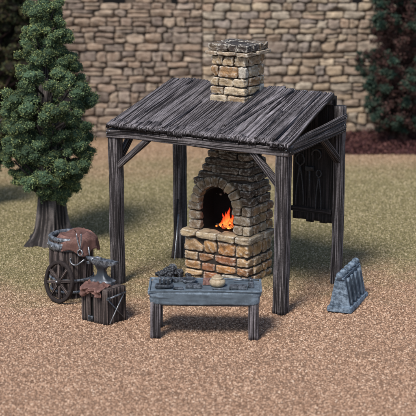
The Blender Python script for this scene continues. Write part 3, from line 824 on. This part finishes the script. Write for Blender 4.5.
# ------------------------------------------------------------------ work table
def table():
    TX, TY, rz = -.045, 22.42, math.radians(-1.5)
    root = thing('work_table', 'low work table with a thick blue-grey top on wooden legs before the forge', 'table', (TX, TY, 0), rz)
    def P(x, y, z): 
        c, s = math.cos(rz), math.sin(rz); return (TX+c*x-s*y, TY+s*x+c*y, z)
    tp = MB(); V = CG9; k = 14
    Q = V/((np.abs(V)**k).sum(1)**(1/k))[:, None]; n_ = FN[0](Q*1.5)*.003; n2 = SN[1](Q*[2.5, 1, 1])*.003
    Q = Q*[.85, .36, .108]; 
    tx = V[:, 2] > -.2
    Q[:, 0] *= np.where(V[:, 2] > .3, 1.012, .985); Q = Q+(n_+n2)[:, None]*[1, 1, .6]
    tp.add(Q+[0, 0, .622], CGF9)
    # raised rim boards round the top
    for (a, b_) in (((-.85, -.345), (.85, -.345)), ((-.85, .345), (.85, .345)), ((-.845, -.34), (-.845, .34)), ((.845, -.34), (.845, .34))):
        timber(tp, (*a, .735), (*b_, .735), .035, .03, amp=.004, per=.06, wob=.004)
    tp.build('slab', M['bluegrey'], root)
    ap = MB()
    timber(ap, (-.78, -.30, .52), (.78, -.30, .52), .05, .04, wob=.001); timber(ap, (-.78, .30, .52), (.78, .30, .52), .06, .05); ap.build('under_rail', M['wood'], root)
    for sx in (-1, 1):
        for sy in (-1, 1):
            l = MB(); timber(l, (sx*.745, sy*.27, -.03), (sx*.74, sy*.27, .56), .15, .13 if sy < 0 else .09, up=(0, 1, 0), col=(1.15, 1.15, 1.2), wob=.002); l.build('leg', M['wood'], root)
    zt = .735
    # things lying on it
    r = thing('ingot_tray', 'small dark tray holding three upright bars at the left end of the work table', 'tray', P(-.62, -.12, zt), rz)
    b = MB(); stone(b, (0, 0, .02), (.27, .20, .04), k=10, amp=.03, jit=0); tube(b, [(-.13, -.1, .045), (.13, -.1, .045)], .011, 6); b.build('plate', M['darkiron'], r)
    for i in range(3):
        q = MB(); stone(q, (-.06+i*.06, .03, .09), (.035, .10, .13), k=8, amp=.05, jit=.03); q.build('bar', M['darkiron'], r)
    r = thing('dish', 'shallow round dark dish with a pale rim near the back of the work table', 'dish', P(-.25, .15, zt), rz)
    b = MB(); lathe(b, [(.001, .01), (.07, .01), (.105, .055), (.118, .055), (.09, 0), (.001, 0)], 24); b.build('bowl', M['darkiron'], r)
    b = MB(); lathe(b, [(.104, .055), (.111, .062), (.119, .055)], 24); b.build('rim', M['iron'], r)
    def ingot(x, y, sx, sy, h, label, name='ingot', mat='darkiron', rot=0, z=zt):
        o = thing(name, label, 'metal bar', P(x, y, z), rz+rot); b = MB()
        prism(b, [(-sx/2, 0), (sx/2, 0), (sx/2-.012, h), (-sx/2+.012, h)], -sy/2, sy/2)
        bevel(b.build('billet', M[mat], o), .006)
    ingot(-.17, -.12, .25, .14, .05, 'flat grey ingot at the front of the work table below the round dish')
    ingot(.51, -.17, .28, .13, .05, 'flat blue-grey ingot at the front right of the work table below the small hammer')
    ingot(.02, .06, .12, .13, .085, 'short dark reddish block beside the tan pot on the work table', 'iron_block', 'leather')
    ingot(-.42, .2, .16, .1, .04, 'thin dark ingot at the back left of the work table', 'ingot', 'darkiron', .3)
    r = thing('clay_pot', 'squat tan clay pot with a flat lid in the middle of the work table', 'pot', P(.19, -.03, zt), rz)
    b = MB(); lathe(b, [(.001, 0), (.09, 0), (.118, .03), (.125, .07), (.11, .10), (.085, .115), (.001, .115)], 28); b.build('body', M['clay'], r)
    b = MB(); lathe(b, [(.085, .112), (.095, .125), (.085, .142), (.055, .148), (.05, .165), (.03, .172), (.001, .172)], 24); b.build('lid', M['clay'], r)
    ingot(.70, -.02, .10, .22, .035, 'narrow dark ingot lying across the right end of the work table')
    ingot(-.40, -.22, .16, .06, .03, 'slim dark ingot at the front of the work table beside the tray')
    r = thing('chisel', 'thin steel chisel lying along the front of the work table near the tan pot', 'chisel', P(.22, -.25, zt+.016), rz+.12)
    b = MB(); tube(b, [(-.1, 0, 0), (.02, 0, 0), (.10, 0, 0)], [.012, .010, .008], 8); b.build('shaft', M['iron'], r)
    hammer('small hammer lying at the back right of the work table', P(.43, .16, zt+.035), (0, 0, rz+.15), .26, 'iron', 'iron')
    hammer('stubby hammer lying behind the tray at the left end of the work table', P(-.72, .19, zt+.03), (0, 0, rz-.2), .18, 'darkiron', 'darkiron')
table()

# ------------------------------------------------------------------ coal heap + shovel
def coal():
    mb = MB()
    cx, cy = -.64, 25.42
    for i in range(150):
        a = random.uniform(0, 2*PI); r = abs(random.gauss(0, .14)); r = min(r, .30); s = random.uniform(.022, .055)
        z = max(0, .17*(1-r/.32))*random.uniform(.25, 1)
        stone(mb, (cx+math.cos(a)*r, cy+math.sin(a)*r*.8, z+.02), (s*2, s*1.7, s*1.6), rz=a*3, k=3.5, amp=.22, jit=.6, grid=(CG3, CGF3))
    tag(mb.build('coal_heap', M['coal']), 'heap of black coal lumps on the ground between the table and the rear left post', 'coal heap', kind='stuff')
    r = thing('shovel', 'dark iron shovel stuck in the coal heap and leaning on the rear left post', 'shovel', (-.62, 25.75, 0), 0)
    p0 = np.array([0, 0, .34]); p1 = np.array([.13, 1.9, 1.15]); 
    h = MB(); tube(h, [(0.0, .02, .25), (.05, .4, .66), (.08, .78, 1.12)], [.026, .022, .022], 10); h.build('handle', M['oldwood'], r)
    b = MB(); prism(b, [(-.07, 0), (.07, 0), (.075, .14), (.04, .2), (-.04, .2), (-.075, .14)], -.012, .012, R=rotmat(-.75, 0, .2), c=(.02, -.02, -.03)); bevel(b.build('blade', M['darkiron'], r), .006)
    r = thing('poker', 'bright tipped iron poker leaning from the coal heap against the rear left post', 'poker', (-.55, 25.55, .18), 0)
    h = MB(); tube(h, [(-.03, 0, .1), (.0, .25, .42), (.03, .5, .78)], [.014, .013, .012], 8); h.build('rod', M['bright'], r)
coal()

# ------------------------------------------------------------------ barrel group
def barrel():
    BX, BY = -2.27, 24.50
    root = thing('barrel', 'open wooden tub barrel with iron hoops between the conifer trunk and the anvil block', 'barrel', (BX, BY, 0), math.radians(-20))
    sb = MB(); nst = 18; n = nst*10; th = np.arange(n)/n*2*PI; V = []; RD = []
    prof = [(.33, -.02), (.34, .06), (.352, .2), (.36, .38), (.365, .55), (.365, .70), (.36, .82), (.355, .93), (.355, .985)]
    fine = wave_noise(55, 2, 14, .3, 1.0)
    pts = []
    for (r, z) in prof: 
        ph = (th/(2*PI)*nst) % 1; g = -np.exp(-((np.minimum(ph, 1-ph))/.07)**2)*.014
        f = 1-np.abs(fine(np.c_[th*9, np.full(n, z*1.5)])); rr = r+g+f*.005
        V.append(np.c_[np.cos(th)*rr, np.sin(th)*rr, np.full(n, z)]); RD.append(np.clip(.5+f*.4+g*30, 0, 1))
    for (r, z) in ((.305, .985), (.295, .80), (.001, .80)):
        V.append(np.c_[np.cos(th)*r, np.sin(th)*r, np.full(n, z)]); RD.append(np.full(n, .35))
    m = len(prof)+3
    sb.add(np.concatenate(V), [(j*n+i, j*n+(i+1) % n, (j+1)*n+(i+1) % n, (j+1)*n+i) for j in range(m-1) for i in range(n)], (1, 1, 1), np.concatenate(RD))
    sb.build('staves', M['oldwood'], root)
    for (z, h, r) in ((.86, .13, .372), (.30, .05, .368), (.10, .05, .356)):
        hb = MB(); lathe(hb, [(r-.01, z-h/2), (r+.008, z-h/2), (r+.012, z), (r+.006, z+h/2), (r-.01, z+h/2)], 60); ho = hb.build('hoop', M['iron'], root)
        if h > .1:
            for k in range(12):
                rv = MB(); a = k/12*2*PI; rv.add(IC1*.022+[math.cos(a)*(r+.012), math.sin(a)*(r+.012), z], ICF1)
                rv.build('rivet', M['bright'], ho)
    rb = MB(); lathe(rb, [(.365, .955), (.37, 1.0), (.34, 1.015), (.30, 1.0), (.298, .95)], 60, fn=lambda t, z: .012*np.sin(t*5+z*9)); rb.build('rim', M['iron'], root)
    # leather cover over the right/front part
    r = thing('leather_cover', 'crumpled reddish brown leather sheet draped over the top of the barrel', 'leather sheet', (BX+.085, BY-.05, 0), 0)
    cb = MB(); na = 90; nr = 20; V = []
    for j in range(nr+1):
        t = j/nr
        for i in range(na):
            a = i/na*2*PI
            fold = .5+.5*math.sin(a*9+math.sin(a*2)*1.3)
            front = .5+.5*math.cos(a+.9)     # hangs longer to the right/front
            drop = .08+.20*front+.05*math.sin(a*5+1)
            s = t*(.30+drop)
            if s < .30: rr = s*.99; z = 1.035+.02*math.sin(a*3+s*12)*(s/.30)+.014*math.sin(s*40+a*2)+.03*(1-s/.30)
            else: rr = .297+.05*min(1, (s-.30)/.06)+(s-.30)*(.04+.16*fold); z = 1.035-(s-.30)*.97+.012*math.sin(a*3+4.3)
            rx = rr*(1-.24*max(0, -math.cos(a+.75))**1.5)
            V.append((rx*math.cos(a), rx*math.sin(a), z))
    cb.add(V, [(j*na+i, j*na+(i+1) % na, (j+1)*na+(i+1) % na, (j+1)*na+i) for j in range(nr) for i in range(na)])
    o = cb.build('sheet', M['leather'], r); sl = o.modifiers.new('thick', 'SOLIDIFY'); sl.thickness = .012
    # hanging tools
    tongs('iron tongs hanging by their jaws over the front of the barrel', (-2.09, 24.06, .86), (0.05, 3.05, -.55), .26, .045, 'bright', spread=.05)
    hammer('iron hammer hung on the front of the barrel below the leather sheet', (-1.95, 24.08, .90), (0, 1.45, -.55), .24, 'iron', 'iron')
    r = thing('sickle', 'pale iron sickle hooked on the front of the barrel next to the tongs', 'sickle', (-2.16, 24.06, .66), math.radians(-30))
    s = MB(); tube(s, [(.09*math.cos(t)-.02, 0, .05*math.sin(t)*1.4) for t in np.linspace(2.4, 5.6, 10)]+[(.17, 0, .05)], [.006, .01, .013, .015, .015, .015, .014, .013, .012, .012, .012], 8); s.build('blade', M['bright'], r)
barrel()

def wheel():
    r = thing('cart_wheel', 'eight spoked wooden cart wheel leaning on the left front of the barrel', 'wheel', (-2.43, 23.98, .335), 0)
    r.rotation_euler = (math.radians(-9), 0, math.radians(-44))
    R0, R1 = .345, .29
    rb = MB(); n = 48
    lathe(rb, [(R1, -.024), (R1+.004, -.028), (R0-.004, -.028), (R0, -.024), (R0, .024), (R0-.004, .028), (R1+.004, .028), (R1, .024)], n, close=True, R=rotmat(PI/2, 0, 0), fn=lambda t, z: .008*np.sin(t*8)+.006*np.sin(t*13)); rb.build('rim', M['oldwood'], r)
    for k in range(8):
        a = k/8*2*PI+.2; s = MB(); timber(s, (math.cos(a)*.04, 0, math.sin(a)*.04), (math.cos(a)*(R1+.01), 0, math.sin(a)*(R1+.01)), .042, .034, up=(0, 1, 0), amp=.004, per=.02, sp=.007, wob=.001); s.build('spoke', M['oldwood'], r)
    hb = MB(); lathe(hb, [(.001, .06), (.03, .06), (.04, .045), (.06, .03), (.062, -.03), (.001, -.03)], 20, R=rotmat(PI/2, 0, 0)); hb.build('hub', M['oldwood'], r)
    hp = MB(); lathe(hp, [(.001, .078), (.016, .074), (.024, .06)], 14, R=rotmat(PI/2, 0, 0)); hp.build('hub_cap', M['bright'], r)
wheel()

# ------------------------------------------------------------------ anvil block
def anvil_block():
    rz = math.radians(-38); BX, BY = -1.655, 23.05
    def P(x, y, z):
        c, s = math.cos(rz), math.sin(rz); x *= .96; y *= SY; return (BX+c*x-s*y, BY+s*x+c*y, z)
    SY = .74
    root = thing('anvil_block', 'square block of upright dark planks carrying the anvil, with a slot in its front', 'wooden block', (BX, BY, 0), rz); root.scale = (.96, SY, 1)
    wl = MB(); hw = .275
    core = MB(); prism(core, [(-hw+.05, 0), (hw-.05, 0), (hw-.05, .5), (-hw+.05, .5)], -hw+.05, hw-.05); core.build('core', M['soot_and_shade'], root, smooth=False)  # near-black core, darkens the front slot and plank gaps by colour
    fx = [(-.275, .10), (-.17, .085), (-.02, .105), (.09, .095), (.19, .085)]
    for (x, w) in fx:
        timber(wl, (x+w/2, -hw+.02, -.02), (x+w/2, -hw+.02, .55+random.uniform(-.02, .015)), w-.006, .06, up=(0, 1, 0), amp=.007, per=.03)
    timber(wl, (-.055, -hw+.02, .40), (-.055, -hw+.02, .55), .07, .06, up=(0, 1, 0), amp=.006, per=.03)
    for k in range(5):
        y = -hw+.055+k*.11
        for sx in (-1, 1): timber(wl, (sx*(hw-.02), y, -.02), (sx*(hw-.02), y, .55+random.uniform(-.02, .015)), .06, .104, up=(0, 1, 0), amp=.007, per=.03)
        timber(wl, (-hw+.02+k*.12+.03, hw-.02, -.02), (-hw+.02+k*.12+.03, hw-.02, .55), .11, .06, up=(0, 1, 0), amp=.007, per=.03)
    wl.build('planks', M['oldwood'], root)
    tb = MB(); timber(tb, (-hw+.0, 0, .535), (hw, 0, .535), .54, .05, amp=.008, per=.04); tb.build('top', M['oldwood'], root)
    bx = MB(); stone(bx, (-.06, -hw-.02, .05), (.10, .07, .09), k=10, amp=.03, jit=0); bx.build('lock_box', M['darkiron'], root)
    # anvil
    ax, ay = -.01, .02
    a = thing('anvil', 'steel anvil with a horn on top of the plank block', 'anvil', P(ax-.05, ay+.05, .565), rz+.10); a.scale = (.95, .95, 1.02)
    secs = [(0.0, .235, .12), (.05, .235, .12), (.075, .16, .095), (.13, .085, .06), (.20, .07, .05), (.25, .095, .06), (.285, .14, .075), (.31, .17, .08), (.375, .175, .082)]
    bm_ = MB(); V = []; m = 24
    for (z, hx, hy) in secs:
        for i in range(m):
            t = i/m*2*PI; cx_, sy_ = math.cos(t), math.sin(t); k = 6 if z < .3 else 9
            q = (abs(cx_)**k+abs(sy_)**k)**(-1/k)
            arch = .035*max(0, 1-abs(cx_*q)*1.2) if z < .01 else 0
            V.append((cx_*q*hx+(.02 if z > .26 else 0), sy_*q*hy, z+arch))
    F_ = [(j*m+i, j*m+(i+1) % m, (j+1)*m+(i+1) % m, (j+1)*m+i) for j in range(len(secs)-1) for i in range(m)]+[tuple((len(secs)-1)*m+i for i in range(m)), tuple(range(m-1, -1, -1))]
    bm_.add(V, F_); o = bm_.build('body', M['iron'], a); o.data.set_sharp_from_angle(angle=math.radians(50))
    h = MB(); tube(h, [(-.13, 0, .338), (-.19, 0, .343), (-.25, 0, .355), (-.30, 0, .372), (-.325, 0, .382)], [.062, .055, .042, .022, .006], 16); h.build('horn', M['iron'], a)
    h = MB(); prism(h, [(.17, .305), (.30, .335), (.30, .372), (.17, .374)], -.07, .07); bevel(h.build('heel', M['iron'], a), .006)
    h = MB(); stone(h, (-.05, -.02, .395), (.10, .05, .04), k=8, amp=.04, jit=.2); h.build('face_block', M['bright'], a)
    # leather cloth over the front left corner
    c = thing('leather_apron', 'crumpled reddish leather apron folded over the front edge of the anvil block', 'leather cloth', P(-.045, -.20, 0), rz)
    mb = MB(); nx, ny = 40, 26; V = []
    for j in range(ny+1):
        for i in range(nx+1):
            u = i/nx; v = j/ny; x = -.21+.44*u; s = -.13+.34*v+.03*math.sin(u*5)
            e = (1-(2*u-1)**6)
            wr = .016*math.sin(u*17+v*3)+.012*math.sin(u*29-v*7)+.010*math.sin(v*19+u*5)
            if s < 0: y = -s; z = .585+wr*.8+.02*e
            else: y = -.0-.10*min(1, s/.05)-.012; z = .585-s*.85*(.75+.25*math.sin(u*7+1)); y += wr*1.1-.02*e
            V.append((x, y, z))
    mb.add(V, [(j*(nx+1)+i, j*(nx+1)+i+1, (j+1)*(nx+1)+i+1, (j+1)*(nx+1)+i) for j in range(ny) for i in range(nx)])
    o = mb.build('cloth', M['leather'], c); sl = o.modifiers.new('thick', 'SOLIDIFY'); sl.thickness = .02
    # crossed irons on the right side
    def bar(name, label, cat, p, q, r_, mat):
        t = thing(name, label, cat, (0, 0, 0)); b = MB(); A = np.array(P(*p)); B = np.array(P(*q)); t.location = tuple(A)
        tube(b, [A-A, (B-A)*.5, B-A], [r_, r_*.9, r_], 8); b.build('rod', M[mat], t)
        return t
    e = hw+.045
    bar('iron_bar', 'thin bright iron bar leaning diagonally up the right face of the anvil block', 'iron bar', (e, -.25, .02), (e, .20, .44), .012, 'bright')
    bar('iron_bar', 'dark iron bar crossing behind the bright diagonal bar on the anvil block', 'iron bar', (e-.025, -.23, .38), (e-.025, .24, .02), .014, 'darkiron')
    t = thing('mallet', 'iron handled mallet fixed level across the upper right face of the anvil block', 'mallet', P(e, -.27, .43), rz+PI/2)
    b = MB(); tube(b, [(0, 0, 0), (.2, 0, .01), (.40, 0, .02)], .015, 8); b.build('handle', M['iron'], t)
    b = MB(); stone(b, (-.01, 0, 0), (.06, .05, .05), k=7, amp=.04, jit=0); b.build('head', M['iron'], t)
anvil_block()

# ------------------------------------------------------------------ mould rack
def rack():
    rz = math.radians(-21); L = 1.10; w = .42
    r = thing('mould_rack', 'blue-grey wedge shaped rack with sloping grooved sides and round knobs along its ridge', 'rack', (1.905, 23.47, 0), rz); r.scale = (.97, .93, .87)
    b = MB(); prism(b, [(0, -.01), (w, -.01), (w, .08), (w-.012, .095), (.012, .095), (0, .08)], 0, L); bevel(b.build('base_slab', M['slate'], r), .012)
    b = MB(); prism(b, [(.10, .09), (.31, .09), (.245, .60), (.165, .60)], .10, L-.10); b.build('core', M['slate'], r, smooth=False)
    for y0, y1 in ((.035, .10), (L-.10, L-.035)):
        b = MB(); prism(b, [(.035, .09), (w-.035, .09), (.285, .63), (.125, .63)], y0, y1); bevel(b.build('end_panel', M['slate'], r), .010)
    n = 4
    for i in range(n):
        y = .10+(L-.2)*(i+.5)/n
        for s in (-1, 1):
            b = MB(); P0 = np.array([.21+s*.155, y, .10]); P1 = np.array([.21+s*.07, y, .60])
            timber(b, P0, P1, .085, .06, up=(s, 0, .15), amp=.004, per=.05, wob=.002); b.build('sloping_bar', M['slate'], r)
    b = MB(); timber(b, (.205, .02, .625), (.205, L-.02, .625), .15, .05, amp=.004, per=.05, wob=.003); b.build('ridge_rail', M['slate'], r)
    for i in range(5):
        y = .06+(L-.12)*i/4
        b = MB(); lathe(b, [(.001, -.075), (.045, -.07), (.062, -.03), (.064, .03), (.045, .07), (.001, .075)], 18, R=rotmat(PI/2, 0, 0), c=(.20, y, .685)); b.build('knob', M['slate'], r)
rack()

# ------------------------------------------------------------------ camera, light, world
cam = bpy.data.cameras.new('camera'); co = bpy.data.objects.new('camera', cam); C.objects.link(co); S.camera = co
cam.sensor_width = 36; cam.lens = 36*1527.8/416
co.location = (0, 0, 7.322); co.rotation_euler = (math.radians(90-13.48), 0, 0)
cam.clip_start = .5; cam.clip_end = 2000
cam.dof.use_dof = True; cam.dof.focus_distance = 24.9; cam.dof.aperture_fstop = .95

SUN_EL, SUN_AZ = math.radians(52), math.atan2(-.47, -.88)   # azimuth from +Y towards +X
sd = bpy.data.lights.new('sun', 'SUN'); so = bpy.data.objects.new('sun', sd); C.objects.link(so)
sd.energy = 3.7; sd.angle = math.radians(17); sd.color = (1.0, .955, .89)
dv = Vector((math.sin(SUN_AZ)*math.cos(SUN_EL), math.cos(SUN_AZ)*math.cos(SUN_EL), math.sin(SUN_EL)))
so.rotation_euler = dv.to_track_quat('Z', 'Y').to_euler(); so.location = (-10, 5, 20)
GROUPS = {'iron bar': 'iron bars crossed on the anvil block', 'metal bar': 'ingots and blocks on the work table', 'tongs': 'blacksmith tongs', 'hammer': 'blacksmith hammers'}
for o in list(C.objects):
    if o.get('category') in GROUPS: o['group'] = GROUPS[o['category']]
w = bpy.data.worlds.new('World'); S.world = w; w.use_nodes = True; nt = w.node_tree
sk = nt.nodes.new('ShaderNodeTexSky'); sk.sky_type = 'NISHITA'; sk.sun_disc = False
sk.sun_elevation = SUN_EL; sk.sun_rotation = SUN_AZ % (2*PI)
nt.links.new(sk.outputs[0], nt.nodes['Background'].inputs[0]); nt.nodes['Background'].inputs[1].default_value = .13
S.render.engine = 'CYCLES'
S.view_settings.view_transform = 'Standard'; S.view_settings.look = 'None'; S.view_settings.gamma = 1; S.view_settings.exposure = .18
S.view_settings.use_curve_mapping = False
S.render.resolution_x = 1024; S.render.resolution_y = 1024
